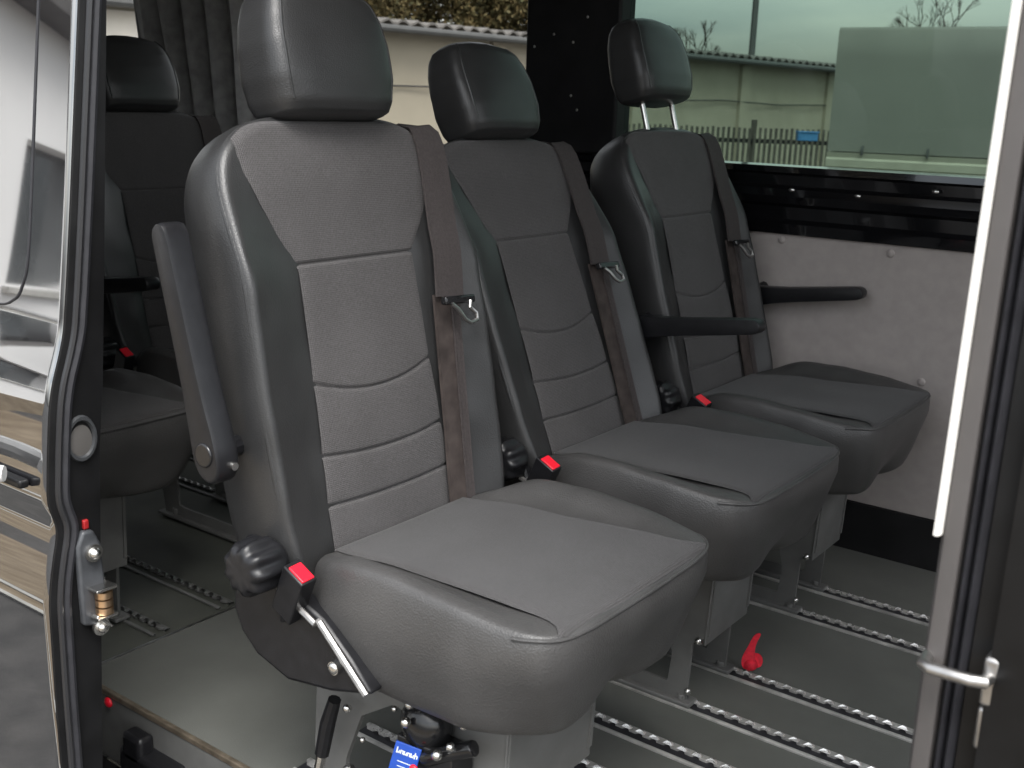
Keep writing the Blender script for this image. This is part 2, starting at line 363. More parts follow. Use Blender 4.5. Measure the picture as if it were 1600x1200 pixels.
for i, (x, y, h, w) in enumerate([(-23.5, 15.0, 9.4, 2.9), (-21.8, 19.6, 9.0, 2.9), (-22.0, 24.0, 8.8, 2.4), (-19.6, 26.4, 8.2, 2.2)]):
    leafy((x, y, GZ), h, w, 20+i, ['brown green tree behind the roof, seen left of the nearest headrest', 'brown green tree behind the roof, seen between the two nearest headrests', 'brown green tree behind the roof, second from the black window pillar', 'brown green tree behind the roof, next to the black window pillar'][i])

# white house behind the photographer, mirrored in the door's paint
hB = empty('white_house', (-8.5, -6.0, GZ)); tag(hB, 'white rendered house with a tall window, mirrored in the glossy sliding door', 'house')
ho = Vector((-8.5, -6.0, GZ)); he = Vector((-.64, -.77, 0)).normalized(); hn = Vector((he.y, -he.x, 0))
if hn.dot(Vector((1, 1, 0))) < 0: hn = -hn
hq = Vector((-7.3, -4.3, 0))
def H(t, off, z): p = hq+he*t+hn*off; return (p.x-ho.x, p.y-ho.y, z-ho.z)
def hbox(t0, t1, o0, o1, z0, z1): return MB().loft([[H(t, o0, z0), H(t, o1, z0), H(t, o1, z1), H(t, o0, z1)] for t in (t0, t1)])
WT0, WT1, WZ0, WZ1 = -.05, 2.0, .55, 1.55
mb = MB()
for t0, t1, z0, z1 in ((-2.2, WT0, GZ-.1, 3.4), (WT1, 14, GZ-.1, 3.4), (WT0, WT1, GZ-.1, WZ0), (WT0, WT1, WZ1, 3.4)):
    w = hbox(t0, t1, -.35, 0, z0, z1); mb.add(w.V, w.F)
mb.build('wall', FACADE, hB, smooth=False)
hbox(WT0, WT1, -.30, -.26, WZ0, WZ1).build('window', WINDARK, hB, smooth=False)
hbox(WT0-.06, WT1+.06, -.02, .06, WZ0-.05, WZ0-.002).build('window_sill', PAVE, hB, smooth=False)
hbox(WT0+.28, WT0+.55, -.25, -.24, WZ0, WZ1-.03).build('curtain', CURT_W, hB, smooth=False)
hbox(-2.5, 14.2, -.3, .35, 2.45, 2.58).build('eaves', ROOF, hB, smooth=False)
hbox(-2.2, 14, -.2, .03, GZ, GZ+.55).build('plinth', DIRT, hB, smooth=False)
hbox(-2.5, 14.2, -5, .4, 3.4, 3.6).build('roof', ROOF, hB, smooth=False)
hbox(-2.2, 14, -4.6, -4.5, GZ, 3.4).build('rear_wall', FACADE, hB, smooth=False)

# ================================================================ THE VAN
van = empty('van', (0, 0, 0)); tag(van, 'dark passenger van with its side door slid open, seen from the doorway', 'van')
YW = 1.36
# floor
mb = MB(); mb.b2((-.6, -.105, -.03), (2.0, YW, 0)); mb.build('floor', VINYL, van, smooth=False)
MB().b2((-3.0, -.105, -.03), (-.6015, YW, -.002)).build('floor', VINYL_D, van, smooth=False, label='worn darker floor covering under the rear row')
MB().b2((-.8, -.1135, -.007), (.83, -.104, .0030)).build('sill_edge', mat('dull_bronze_edge', (.30, .25, .19), .45, metal=.8, noise_amt=.3, noise_scale=50), van, bevel=.002)
MB().b2((-.603, -.10, -.001), (-.597, 1.3, .0012)).build('floor_joint', STEEL, van, smooth=False)
RAILS = (-.05, .08, .217, .345, .485, .635, .945, 1.084)
def rail(x0, x1, y):
    r = empty_mesh = MB()
    per = .0254; n = int((x1-x0)/per*12)
    for sgn in (-1, 1):
        V = []; F = []
        for i in range(n+1):
            x = x0+(x1-x0)*i/n; c = math.cos(2*math.pi*(x-x0)/per)
            inner = .0045+(.0060*max(0., c)**.7 if sgn > 0 and c > 0 else (.009 if sgn < 0 else 0))
            for vv, zz in ((.0195, .0), (.0195, .0030), (.018, .0044), (inner+.0015, .0050), (inner, .0045), (inner, .0004)):
                V.append((x, y+sgn*vv, zz))
        for i in range(n):
            for j in range(5): F.append((i*6+j, i*6+j+1, i*6+6+j+1, i*6+6+j))
        r.add(V, F)
    # upstanding shiny studs of the track, one per hole pitch
    k = x0+per/2
    
    return r
def crest(x0, x1, y):
    m_ = MB(); per = .0254; k = x0+per
    while k < x1-.01:
        for sgn in (1,):
            m_.loft([[(k-.009, y+sgn*.0055, .0046), (k+.009, y+sgn*.0055, .0046), (k+.009, y+sgn*.0125, .0046), (k-.009, y+sgn*.0125, .0046)],
                     [(k-.002, y+sgn*.0080, .0100), (k+.005, y+sgn*.0080, .0090), (k+.005, y+sgn*.0115, .0085), (k-.002, y+sgn*.0115, .0095)]])
        k += per
    return m_
for y in RAILS:
    o = rail(-.10, 1.02, y).build('floor_rail', ALU, van, angle=40)
    MB().b2((-.10, y-.0135, .0001), (1.02, y+.0135, .0009)).build('rail_slot', RUBBER, o, smooth=False)
    crest(-.10, 1.02, y).build('rail_teeth', TEETH, o, smooth=False)
for y in (.075, .226, .62, .77, 1.05):
    o = rail(-2.4, -.615, y).build('floor_rail', GREYP, van, angle=40, label='dirty rear floor rail ending at the floor joint')
    crest(-2.4, -.615, y).build('rail_teeth', STEEL, o, smooth=False)
# far wall
MB().b2((-3.0, YW, .117), (1.8, YW+.02, .713)).build('wall_panel', PANEL, van, smooth=False)
scr = PANEL
for x, z in ((-.004, .700), (.249, .694), (.50, .69), (.348, .422), (-.36, .70), (-.36, .42)):
    MB().sphere((x, YW-.001, z), .009, 8, (1, .45, 1)).build('panel_screw', PANEL, van)
MB().b2((-3.0, YW-.008, 0), (1.8, YW+.02, .1155)).build('kick_strip', BLACK_TRIM, van, smooth=False)
prof = [(YW+.02, .7145), (YW-.010, .7145), (YW-.012, .738), (YW+.004, .748), (YW+.004, .775), (YW-.008, .783), (YW-.013, .800), (YW-.008, .816), (YW+.006, .824), (YW+.006, .846), (YW-.004, .852), (YW-.002, .866), (YW+.06, .868), (YW+.06, .7145)]
MB().loft([[(x, y, z) for y, z in prof] for x in np.linspace(-3.0, 1.8, 30)]).build('window_ledge', BLACK_GLOSS, van, angle=25)
for x, z in ((.012, .815), (.165, .812), (.33, .833)):
    MB().sphere((x, YW-.010, z), .006, 8, (1.2, .6, .8)).build('ledge_screw', CHROME, van)
MB().b2((-.749, YW-.012, .868), (-.464, YW+.06, 1.75)).build('window_pillar', BLACK_TRIM, van, bevel=.008)
for x, z in ((-.66, 1.16), (-.60, 1.14), (-.60, 1.01), (-.58, .975), (-.56, 1.20), (-.72, 1.13)):
    MB().sphere((x, YW-.012, z), .0035, 6, (1, .5, 1)).build('pillar_screw', STEEL, van)
MB().b2((.95, YW-.012, .868), (1.8, YW+.06, 1.75)).build('window_pillar', BLACK_TRIM, van, bevel=.008)
MB().b2((-3.0, YW-.012, .868), (-2.75, YW+.06, 1.75)).build('window_pillar', BLACK_TRIM, van, bevel=.008)
for x0, x1, g, lb in ((-.464, .95, GLASS_G, 'green tinted side window'), (-2.75, -.749, GLASS_D, 'rear side window with a clear view of the pale building')):
    MB().b2((x0-.002, YW+.030, .86), (x1+.002, YW+.0345, 1.56)).build('side_window', g, van, smooth=False, label=lb)
MB().b2((-3.0, YW-.01, 1.55), (1.8, YW+.06, 1.752)).build('window_header', BLACK_TRIM, van, bevel=.01)
MB().b2((-3.0, YW+.061, -.45), (1.8, YW+.09, .86)).build('body_side', PAINT, van, smooth=False)
# roof and ends
MB().b2((-3.05, -.30, 1.753), (1.85, YW+.1, 1.80)).build('roof', HEADLINER, van, smooth=False)
mb = MB(); mb.b2((-3.05, -.30, -.1), (-3.002, YW+.1, .86)); mb.b2((-3.049, -.30, .8605), (-3.003, -.12, 1.752)); mb.b2((-3.049, .48, .8605), (-3.003, .60, 1.752)); mb.b2((-3.049, 1.22, .8605), (-3.003, YW+.1, 1.752)); mb.build('rear_doors', BLACK_TRIM, van, smooth=False)
for y0, y1 in ((-.119, .479), (.601, 1.219)): MB().b2((-3.03, y0, .861), (-3.025, y1, 1.70)).build('rear_window', GLASS_D, van, smooth=False)
MB().b2((-3.0, -.30, .0), (-.46, -.27, 1.752)).build('side_panel', BLACK_TRIM, van, smooth=False)
MB().b2((1.802, -.30, -.4), (1.85, YW+.1, .75)).build('bulkhead', BLACK_TRIM, van, smooth=False)
# step well under the sill
MB().b2((-.62, -.1115, -.125), (.82, -.1055, -.0075)).build('sill_riser', mat('pale_grey_riser', (.11, .11, .107), .6, noise_amt=.1), van, smooth=False)
mb = MB(); mb.prism([(-.118, -.42), (-.40, -.42), (-.40, -.165), (-.30, -.15), (-.118, -.118)], YZ, -.60, -.10); mb.build('door_step', JAMB, van, bevel=.006)
mb = MB(); mb.b2((-.435, -.145, -.105), (-.30, -.106, -.055)); mb.box((-.40, -.13, -.05), (.05, .03, .05)); mb.build('step_bracket', PLASTIC, van, bevel=.008)
MB().tube([(-.50, -.122, -.118), (-.42, -.128, -.112)], .003, 6).build('step_wire', CHROME, van)
MB().sphere((-.505, -.112, -.018), .010, 8, (1, .6, .9)).build('sill_marker', RED, van)

# sliding door, slid back along the side
door_o = [(1.70, -.205), (1.40, -.235), (1.083, -.272), (.93, -.290), (.784, -.307), (.69, -.320), (.659, -.329), (.628, -.340), (.597, -.3465), (.54, -.353), (.483, -.358), (.465, -.356), (.450, -.3495), (.437, -.3475), (.424, -.350), (.404, -.355), (.37, -.362), (.338, -.366), (.2, -.367), (.0, -.366), (-.30, -.358), (-.46, -.335)]
door_i = [(1.70, -.165), (1.083, -.238), (.78, -.261), (.616, -.274), (.533, -.284), (.358, -.294), (.078, -.310), (-.46, -.312)]
zs = np.linspace(-.46, 1.70, 260)
def interp(tab, z): t = sorted(tab); return float(np.interp(z, [a for a, b in t], [b for a, b in t]))
def smooth_tab(tab, z, w=.012):
    w = .012+.07*float(sm(z, .70, .80)); return sum(interp(tab, z+d*w) for d in np.linspace(-1, 1, 9))/9
XD = -.22
mb = MB(); rings = []
for z in zs:
    yo = smooth_tab(door_o, z); yi = interp(door_i, z)
    rings.append([(XD-1.15, yo, z), (XD-.5, yo, z), (XD-.10, yo, z), (XD-.04, yo, z), (XD-.012, yo, z), (XD-.003, yo, z), (XD-.0012, yo+.0012, z), (XD-.0012, yo+.005, z), (XD-.0012, yo+.014, z), (XD-.006, yi, z), (XD-1.15, yi, z)])
mb.loft(rings); door = mb.build('sliding_door', PAINT, van, angle=50, label='glossy dark sliding door, slid open, mirroring a white house')
for off, r, nm in ((.015, .0045, 'seal_bead'), (.024, .006, 'door_seal')):
    MB().tube([(XD+.003, smooth_tab(door_o, z)+off, z) for z in zs], r, 8).build(nm, RUBBER if nm == 'door_seal' else STEEL if False else mat('seal_'+nm, (.022, .022, .024), .3), door)
rings = []
for z in zs:
    yo = smooth_tab(door_o, z)+.0022; yi = interp(door_i, z)+.004
    rings.append([(XD-.004, yo, z), (XD+.001, yo, z), (XD+.0015, yo+.001, z), (XD+.0015, yi, z), (XD-.012, yi, z)])
mb = MB(); mb.loft(rings); mb.build('door_edge', JAMB, door, angle=40)
# guide hole, latch with rollers, handle, window groove
mb = MB()
hc = (XD+.002, -.306, .551)
mb.loft([[(XD+.002+dx, hc[1]+r*math.cos(a)*.72, hc[2]+r*math.sin(a)) for a in np.linspace(0, 2*math.pi, 24)[:-1]] for r, dx in ((.031, 0), (.029, .004), (.025, .004), (.022, -.002))], cap=False); mb.build('guide_ring', mat('grey_ring', (.04, .042, .045), .35), door)
mb = MB(); mb.loft([[(XD+.0022+dx, hc[1]+r*math.cos(a)*.72, hc[2]-.004+r*math.sin(a)) for a in np.linspace(0, 2*math.pi, 24)[:-1]] for r, dx in ((.022, .0), (.012, .001))]); mb.build('guide_socket', mat('grey_socket', (.085, .08, .076), .5), door)
lz = .36
mb = MB(); mb.prism([(-.325, .30), (-.295, .29), (-.290, .35), (-.292, .405), (-.302, .428), (-.318, .430), (-.327, .41)], YZ, XD+.0005, XD+.012); latch = mb.build('door_latch', mat('grey_latch', (.055, .058, .064), .4, noise_amt=.3), door, bevel=.004)
mb = MB()
for y, z in ((-.306, .398), (-.302, .292)):
    mb = MB(); mb.cyl((XD+.012, y, z), (XD+.016, y, z), .012, 16); mb.sphere((XD+.017, y, z), .008, 8); mb.build('latch_screw', CHROME, door)
mb = MB()
for z in (.318, .329, .340): mb.cyl((XD+.02, -.299, z-.0045), (XD+.02, -.299, z+.0045), .0115, 16)
mb.build('latch_roller', BRASS, door)
mb = MB(); mb.b2((XD+.008, -.316, .348), (XD+.032, -.286, .352)); mb.b2((XD+.008, -.316, .309), (XD+.032, -.286, .3125)); mb.b2((XD+.0075, -.3165, .305), (XD+.0095, -.288, .356)); mb.build('latch_bracket', CHROME, door, bevel=.001)
MB().box((XD+.02, -.303, .303), (.012, .004, .03), Matrix.Rotation(.8, 3, 'X')).build('latch_pawl', CHROME, door, bevel=.001)
MB().box((XD+.004, -.309, .436), (.006, .008, .013)).build('lock_tab', mat('dark_red_tab', (.28, .010, .012), .5), door, bevel=.002)
mb = MB(); mb.tube([(-.268, -.383, .512), (-.285, -.398, .512), (-.36, -.402, .513), (-.44, -.398, .513), (-.455, -.383, .513)], [.010, .013, .013, .013, .010], 10); mb.build('handle', mat('pale_handle', (.7, .7, .69), .25, metal=.3), door)
MB().b2((-.46, -.372, .49), (-.255, -.3575, .502)).build('handle_recess', JAMB, door, bevel=.004)
gv = [(-.300, 1.60), (-.302, 1.2), (-.303, .80), (-.306, .755), (-.322, .722), (-.350, .708), (-.42, .702), (-1.2, .70)]
path = []
for (x0, z0), (x1, z1) in zip(gv, gv[1:]):
    for k in range(10): t = k/10; path.append((x0+(x1-x0)*t, z0+(z1-z0)*t))
path = [((a[0]+b[0]+c_[0])/3, (a[1]+b[1]+c_[1])/3) for a, b, c_ in zip(path, path[2:], path[4:])]
MB().tube([(x, smooth_tab(door_o, z)-.0005, z) for x, z in path], .0016, 8).build('window_seal', RUBBER, door)

# front pillar of the doorway
YP = -.30
def yp(z): return YP+.03*max(0, z-.6)/.6-.0*z
def pil(name, pts, m, z0=-.45, z1=1.75, **k):
    mb = MB(); mb.loft([[(x, y+(yp(z)-YP), z) for x, y in pts] for z in np.linspace(z0, z1, 24)]); return mb.build(name, m, van, angle=35, **k)
pil('door_pillar', [(.828, YP+.10), (.828, YP+.006), (.831, YP+.001), (.834, YP), (.843, YP-.001), (.8445, YP+.008), (.845, YP+.10)], PILLAR)
pil('pillar_seal', [(.845, YP+.02), (.8455, YP+.003), (.848, YP-.002), (.850, YP+.003), (.851, YP+.008), (.852, YP+.003), (.8545, YP-.002), (.857, YP+.004), (.858, YP+.02)], RUBBER)
pil('pillar_jamb', [(.8585, YP+.03), (.8585, YP+.010), (.872, YP+.012), (.874, YP-.004), (.878, YP-.006), (1.00, YP-.04), (1.00, YP+.03)], JAMB)
pil('body_corner', [(1.001, YP+.03), (1.001, YP-.045), (1.8, YP-.05), (1.8, YP+.03)], BLACK_TRIM)
pil('pillar_edge_strip', [(.8235, YP+.02), (.8235, YP-.000), (.8245, YP-.004), (.8268, YP-.005), (.8285, YP-.003), (.8292, YP+.000), (.8292, YP+.02)], WHITE_TRIM, z0=.697, label='bright white edging strip on the door pillar')
sb = MB(); sb.tube([(.832, YP+.002, .606), (.833, YP-.012, .606), (.838, YP-.016, .606), (.866, YP-.017, .607), (.874, YP-.014, .607), (.876, YP-.000, .607)], .0046, 12); sb.build('lock_striker', STEEL, van)
mb = MB(); mb.b2((.8705, YP-.006, .585), (.882, YP+.012, .622)); mb.b2((.8705, YP-.004, .55), (.880, YP+.012, .583)); mb.build('striker_plate', STEEL, van, bevel=.003)
MB().b2((.82, -.30, -.46), (1.8, -.10, -.01)).build('front_step', JAMB, van, bevel=.01)

# curtain hanging at the rear side window
cu = empty('window_curtain', (-1.80, 1.27, .83)); tag(cu, 'dark grey gathered curtain hanging at the rear side window', 'curtain')
V = []; F = []; nu, nv = 60, 24
for j in range(nv+1):
    z = .80*j/nv
    for i in range(nu+1):
        a = i/nu; w = .64*(1-.12*math.exp(-((z-.05)/.2)**2)); x = -.15+(a-.5)*w+.18*z*0-.25*(z)*(.6)
        V.append((x, .025*math.sin(a*34+z*1.5)+.012*math.sin(a*71), z))
for j in range(nv):
    for i in range(nu): k = j*(nu+1)+i; F.append((k, k+1, k+nu+2, k+nu+1))
o = link_mesh('cloth', V, F, CURTAIN, cu, angle=80); s_ = o.modifiers.new('solid', 'SOLIDIFY'); s_.thickness = .003
MB().tube([(-.75, 0, .82), (.5, 0, .82)], .006, 8).build('curtain_rod', STEEL, cu)

# ================================================================ SEATS
def resample(pts, n):
    P = np.array(pts+[pts[0]], float); d = np.r_[0, np.cumsum(np.linalg.norm(np.diff(P, axis=0), axis=1))]
    t = np.linspace(0, d[-1], n, endpoint=False); return np.c_[np.interp(t, d, P[:, 0]), np.interp(t, d, P[:, 1])]
def smooth_loop(P, k):
    for _ in range(k): P = .25*np.roll(P, 1, 0)+.5*P+.25*np.roll(P, -1, 0)
    return P
def loop_dist(Q, P):
    A_ = P; B_ = np.roll(P, -1, 0); out = np.full(len(Q), 9.)
    for a, b in zip(A_, B_):
        e_ = b-a; t = np.clip(((Q-a)@e_)/max(e_@e_, 1e-12), 0, 1); out = np.minimum(out, np.linalg.norm(Q-(a+t[:, None]*e_), axis=1))
    return out
def wob(V, amp, sc, seed):
    out = []
    for v in V:
        p = Vector(v)*sc+Vector((seed, seed*.7, 0)); d = noise.noise_vector(p)*amp; out.append((v[0]+d.x, v[1]+d.y*.6, v[2]+d.z))
    return out

# backrest: a = up the back (s), b = sideways (v), h = forward (n)
half = [(-.03, .200), (0, .212), (.06, .218), (.145, .221), (.218, .221), (.3, .2195), (.37, .2165), (.41, .2135), (.45, .209), (.482, .199), (.507, .179), (.524, .155), (.534, .119), (.540, .06)]
loopB = [(s, v) for s, v in half]+[(.541, 0)]+[(s, -v) for s, v in half[::-1]]
OB = smooth_loop(resample(loopB, 220), 4)
half = [(s+.013*float(sm(s, .30, .50)), v) for s, v in half]
loopB = [(s, v) for s, v in half]+[(.554, 0)]+[(s, -v) for s, v in half[::-1]]
OB = smooth_loop(resample(loopB, 240), 4)
hs_ = np.array([h[0] for h in half]); hv_ = np.array([h[1] for h in half])
FB = [(-.03, .120), (.06, .119), (.13, .116), (.21, .112), (.30, .109), (.352, .1075), (.366, .110), (.40, .133), (.44, .154), (.48, .169), (.50, .172), (.54, .17)]
fbs = np.array([a for a, b in FB]); fbv = np.array([b for a, b in FB])
def nb(s, v, d, r=.014):
    s = np.asarray(s, float); v = np.asarray(v, float)
    Wd = np.interp(s, hs_, hv_); Fd = np.minimum(np.interp(s, fbs, fbv), .125)
    b = 1-sm(s, .33, .50)
    rel = np.clip((np.abs(v)-Fd)/np.maximum(Wd-.009-Fd, .02), 0, 1)
    n = b*.036*rel**1.35
    n += .007*np.exp(-((s-.13)/.09)**2)*(1-sm(np.abs(v), .05, .14))-.004*np.exp(-((s-.30)/.1)**2)*(1-sm(np.abs(v), .04, .13))
    q = np.clip(r-d, 0, r); n -= r-np.sqrt(np.maximum(r*r-q*q, 0))
    n -= .012*sm(s, .45, .57)
    return n
def backrest_mesh():
    sp = np.c_[np.clip(OB[:, 0], .05, .44), np.zeros(len(OB))]
    rings = []
    for t in (.0, .12, .25, .38, .5, .6, .68, .75, .81, .86, .90, .93, .955, .975, .99, 1.0):
        Q = sp+(OB-sp)*t; d = loop_dist(Q, OB); n = nb(Q[:, 0], Q[:, 1], d); n = n-.005*sm(np.interp(Q[:, 0], fbs, fbv)-np.abs(Q[:, 1]), .018, .032)*sm(d, .012, .03); rings.append(np.c_[n, Q[:, 1], Q[:, 0]])
    ne = rings[-1][:, 0]; inw = (sp-OB); inw /= np.linalg.norm(inw, axis=1)[:, None]
    topf = sm(OB[:, 0], .47, .55)
    for k, (ins, dep) in enumerate(((-.002, .014), (-.001, .030), (.002, .050), (.007, .068), (.014, .085), (.022, .100), (.036, .112), (.065, .120), (.105, .122))):
        ins_ = ins*(1-topf)+(ins*.55+.002*k)*topf*1.0
        Q = OB+inw*np.reshape(ins_, (-1, 1)); n = ne*(1-k/5 if k < 5 else 0)-dep; rings.append(np.c_[n, Q[:, 1], Q[:, 0]])
    Q = sp; rings.append(np.c_[np.full(len(OB), -.122), Q[:, 1], Q[:, 0]])
    V = [tuple(p) for r in rings for p in r]; n_ = len(OB); F = []
    for i in range(len(rings)-1):
        for j in range(n_): k = (j+1) % n_; F.append((i*n_+j, i*n_+k, (i+1)*n_+k, (i+1)*n_+j))
    return wob(V, .0022, 16, 3), F
def fabric_back_mesh():
    NS, NV = 380, 44; V = []; S = np.linspace(-.028, .547, NS)
    ss = []; vv = []; ed = []
    for s in S:
        f = float(np.interp(s, fbs, fbv)); w = float(np.interp(s, OB[:120, 0][np.argsort(OB[:120, 0])], np.abs(OB[:120, 1])[np.argsort(OB[:120, 0])]))-.004
        f = min(f, w)
        for a in np.linspace(-1, 1, NV): ss.append(s); vv.append(a*f); ed.append(1-abs(a))
    ss = np.array(ss); vv = np.array(vv); ed = np.array(ed)
    d = loop_dist(np.c_[ss, vv], OB); n = nb(ss, vv, d)
    g = np.zeros_like(ss); puff = np.zeros_like(ss)
    c = [.3625+0*vv, .189+.020*(vv/.11)**2, .107+.0085*(vv/.115)**2, .046+.004*(vv/.115)**2]
    for q in c: g += np.exp(-((ss-q)/.0022)**2)
    for lo, hi in zip(c[1:], c[:-1]):
        t = np.clip((ss-lo)/(hi-lo), 0, 1); puff += np.sqrt(np.clip(4*t*(1-t), 0, 1))*.0022*(hi-lo < .3)
    t = np.clip((ss+.03)/(c[3]+.03), 0, 1); puff += np.sqrt(np.clip(4*t*(1-t), 0, 1))*.002*(ss < c[3])
    n = n+.0030+puff-.0038*g-.0022*np.exp(-(ed/.03)**2)-.004*np.exp(-((ss-.547)/.004)**2)
    V = [(a, b, c_) for a, b, c_ in zip(n, vv, ss)]; F = []
    for i in range(NS-1):
        for j in range(NV-1): k = i*NV+j; F.append((k, k+1, k+NV+1, k+NV))
    return V, F

# cushion: a = forward (u), b = sideways (v), h = up
halfC = [(.03, .15), (.05, .180), (.09, .200), (.15, .209), (.22, .211), (.30, .2095), (.354, .203), (.387, .1945), (.405, .182), (.4155, .160), (.4205, .118), (.4215, .05)]
OC = smooth_loop(resample([(u, v) for u, v in halfC]+[(.422, 0)]+[(u, -v) for u, v in halfC[::-1]], 220), 3)
hcu = np.array([h[0] for h in halfC]); hcv = np.array([h[1] for h in halfC])
FC = [(.02, .13), (.10, .136), (.20, .140), (.27, .144), (.33, .148), (.365, .149), (.385, .151), (.40, .158), (.411, .170), (.419, .185), (.435, .20)]
fcu = np.array([a for a, b in FC]); fcv = np.array([b for a, b in FC])
def hc_(u, v, d, r=.011):
    u = np.asarray(u, float); v = np.asarray(v, float)
    Wd = np.interp(u, hcu, hcv); Fd = np.minimum(np.interp(u, fcu, fcv), .145)
    rel = np.clip((np.abs(v)-Fd)/np.maximum(Wd-.02-Fd, .02), 0, 1)
    h = .430+.025*(rel*rel*(3-2*rel))*(1-sm(u, .19, .43))*sm(u, .02, .13)
    h += .008*sm(u, .15, .38)*(1-.6*sm(u, .39, .44))-.012*(1-sm(u, .03, .16))
    h -= .006*np.exp(-(v/.09)**2)*np.exp(-((u-.2)/.12)**2)
    r = .013-.007*sm(u, .35, .41)
    q = np.clip(r-d, 0, r); h -= (r-np.sqrt(np.maximum(r*r-q*q, 0)))*.9
    return h
def cushion_mesh():
    sp = np.c_[np.clip(OC[:, 0], .12, .34), np.zeros(len(OC))]; rings = []
    for t in (0, .15, .3, .43, .55, .64, .72, .79, .85, .89, .925, .95, .97, .985, 1.0):
        Q = sp+(OC-sp)*t; d = loop_dist(Q, OC); h = hc_(Q[:, 0], Q[:, 1], d); h = h-.007*sm(np.interp(Q[:, 0], fcu, fcv)-np.abs(Q[:, 1]), .020, .034)*(1-sm(Q[:, 0], .394, .409)); rings.append(np.c_[Q[:, 0], Q[:, 1], h])
    he_ = rings[-1][:, 2]; inw = sp-OC; inw /= np.linalg.norm(inw, axis=1)[:, None]
    fr = sm(OC[:, 0], .29, .42)
    for ins, fin, z in ((-.002, -.003, .92), (-.006, -.004, .78), (-.005, .006, .60), (.001, .018, .42), (.006, .031, .25), (.011, .044, .12), (.018, .054, .045), (.032, .068, .0), (.07, .11, .0)):
        Q = OC+inw*(ins*(1-fr)+fin*fr)[:, None]; zz = .288+(he_-.288)*z; rings.append(np.c_[Q[:, 0], Q[:, 1], zz])
    rings.append(np.c_[sp[:, 0], sp[:, 1], np.full(len(OC), .288)])
    V = [tuple(p) for r in rings for p in r]; n_ = len(OC); F = []
    for i in range(len(rings)-1):
        for j in range(n_): k = (j+1) % n_; F.append((i*n_+j, i*n_+k, (i+1)*n_+k, (i+1)*n_+j))
    return wob(V, .0025, 13, 9), F
def fabric_cushion_mesh():
    NS, NV = 150, 50; uu = []; vv = []; ed = []
    for s in np.linspace(.035, 1, NS):
        for a in np.linspace(-1, 1, NV):
            uf = .4215-.004
            u = .035+(uf-.035)*(s-.035)/.965
            f = float(np.interp(u, fcu, fcv)); v = a*f
            # keep inside the rounded front outline
            w = float(np.interp(u, hcu, hcv))-.003
            v = max(-w, min(w, v)); uu.append(u); vv.append(v); ed.append(1-abs(a))
    uu = np.array(uu); vv = np.array(vv); ed = np.array(ed)
    d = loop_dist(np.c_[uu, vv], OC); h = hc_(uu, vv, d)
    h = h+.0042-.0022*np.exp(-(ed/.02)**2)-.004*np.exp(-((uu-.4175)/.003)**2)
    h += .0015*np.sin(vv*38+.6)*np.exp(-((uu-.25)/.1)**2)
    V = list(zip(uu, vv, h)); F = []
    for i in range(NS-1):
        for j in range(NV-1): k = i*NV+j; F.append((k, k+1, k+NV+1, k+NV))
    return V, F

def headrest_mesh():
    rows = [(.0, .074, .020, -.018), (.002, .088, .034, -.034), (.008, .097, .044, -.044), (.02, .102, .050, -.049), (.05, .107, .053, -.051), (.09, .106, .052, -.050), (.12, .1005, .048, -.047), (.143, .092, .042, -.042), (.157, .081, .033, -.036), (.165, .067, .021, -.027), (.1695, .046, .007, -.016), (.171, .02, -.002, -.009)]
    z_ = np.array([r[0] for r in rows]); zz = np.r_[np.linspace(0, .012, 8), np.linspace(.016, .15, 26), np.linspace(.153, .171, 12)]
    rings = []
    for z in zz:
        hw, a, b = (float(np.interp(z, z_, np.array([r[i] for r in rows]))) for i in (1, 2, 3))
        mid = (a+b)/2; dp = (a-b)/2; rg = []
        for q in np.linspace(0, 2*math.pi, 72, endpoint=False):
            c_, s_2 = math.cos(q), math.sin(q); ex = 2/6.0
            x = math.copysign(abs(c_)**ex, c_)*dp; y = math.copysign(abs(s_2)**ex, s_2)*hw
            fw = max(0, c_)
            x = x+mid-(.010*(y/max(hw, .01))**2 if c_ > 0 else 0)
            rg.append((x, y, z))
        rings.append(rg)
    mb = MB(); mb.loft(rings); return wob(mb.V, .0025, 17, 5), mb.F

def strip(path, width, th=.0016):
    """flat webbing: path of (n, v, s); width along v"""
    mb = MB(); P = [Vector(p) for p in path]; rings = []
    for i, p in enumerate(P):
        t = (P[min(i+1, len(P)-1)]-P[max(i-1, 0)]).normalized(); w = Vector((0, 1, 0)); w = (w-t*w.dot(t)).normalized(); nn = t.cross(w).normalized()
        if nn.x < 0: nn = -nn
        w_ = width[i] if isinstance(width, list) else width
        rg = []
        for a in (-.5, -.3, -.1, .1, .3, .5): rg.append(p+w*a*w_+nn*(th+.0006*math.cos(a*14)))
        for a in (.5, -.5): rg.append(p+w*a*w_-nn*th)
        rings.append(rg)
    mb.loft(rings); return mb

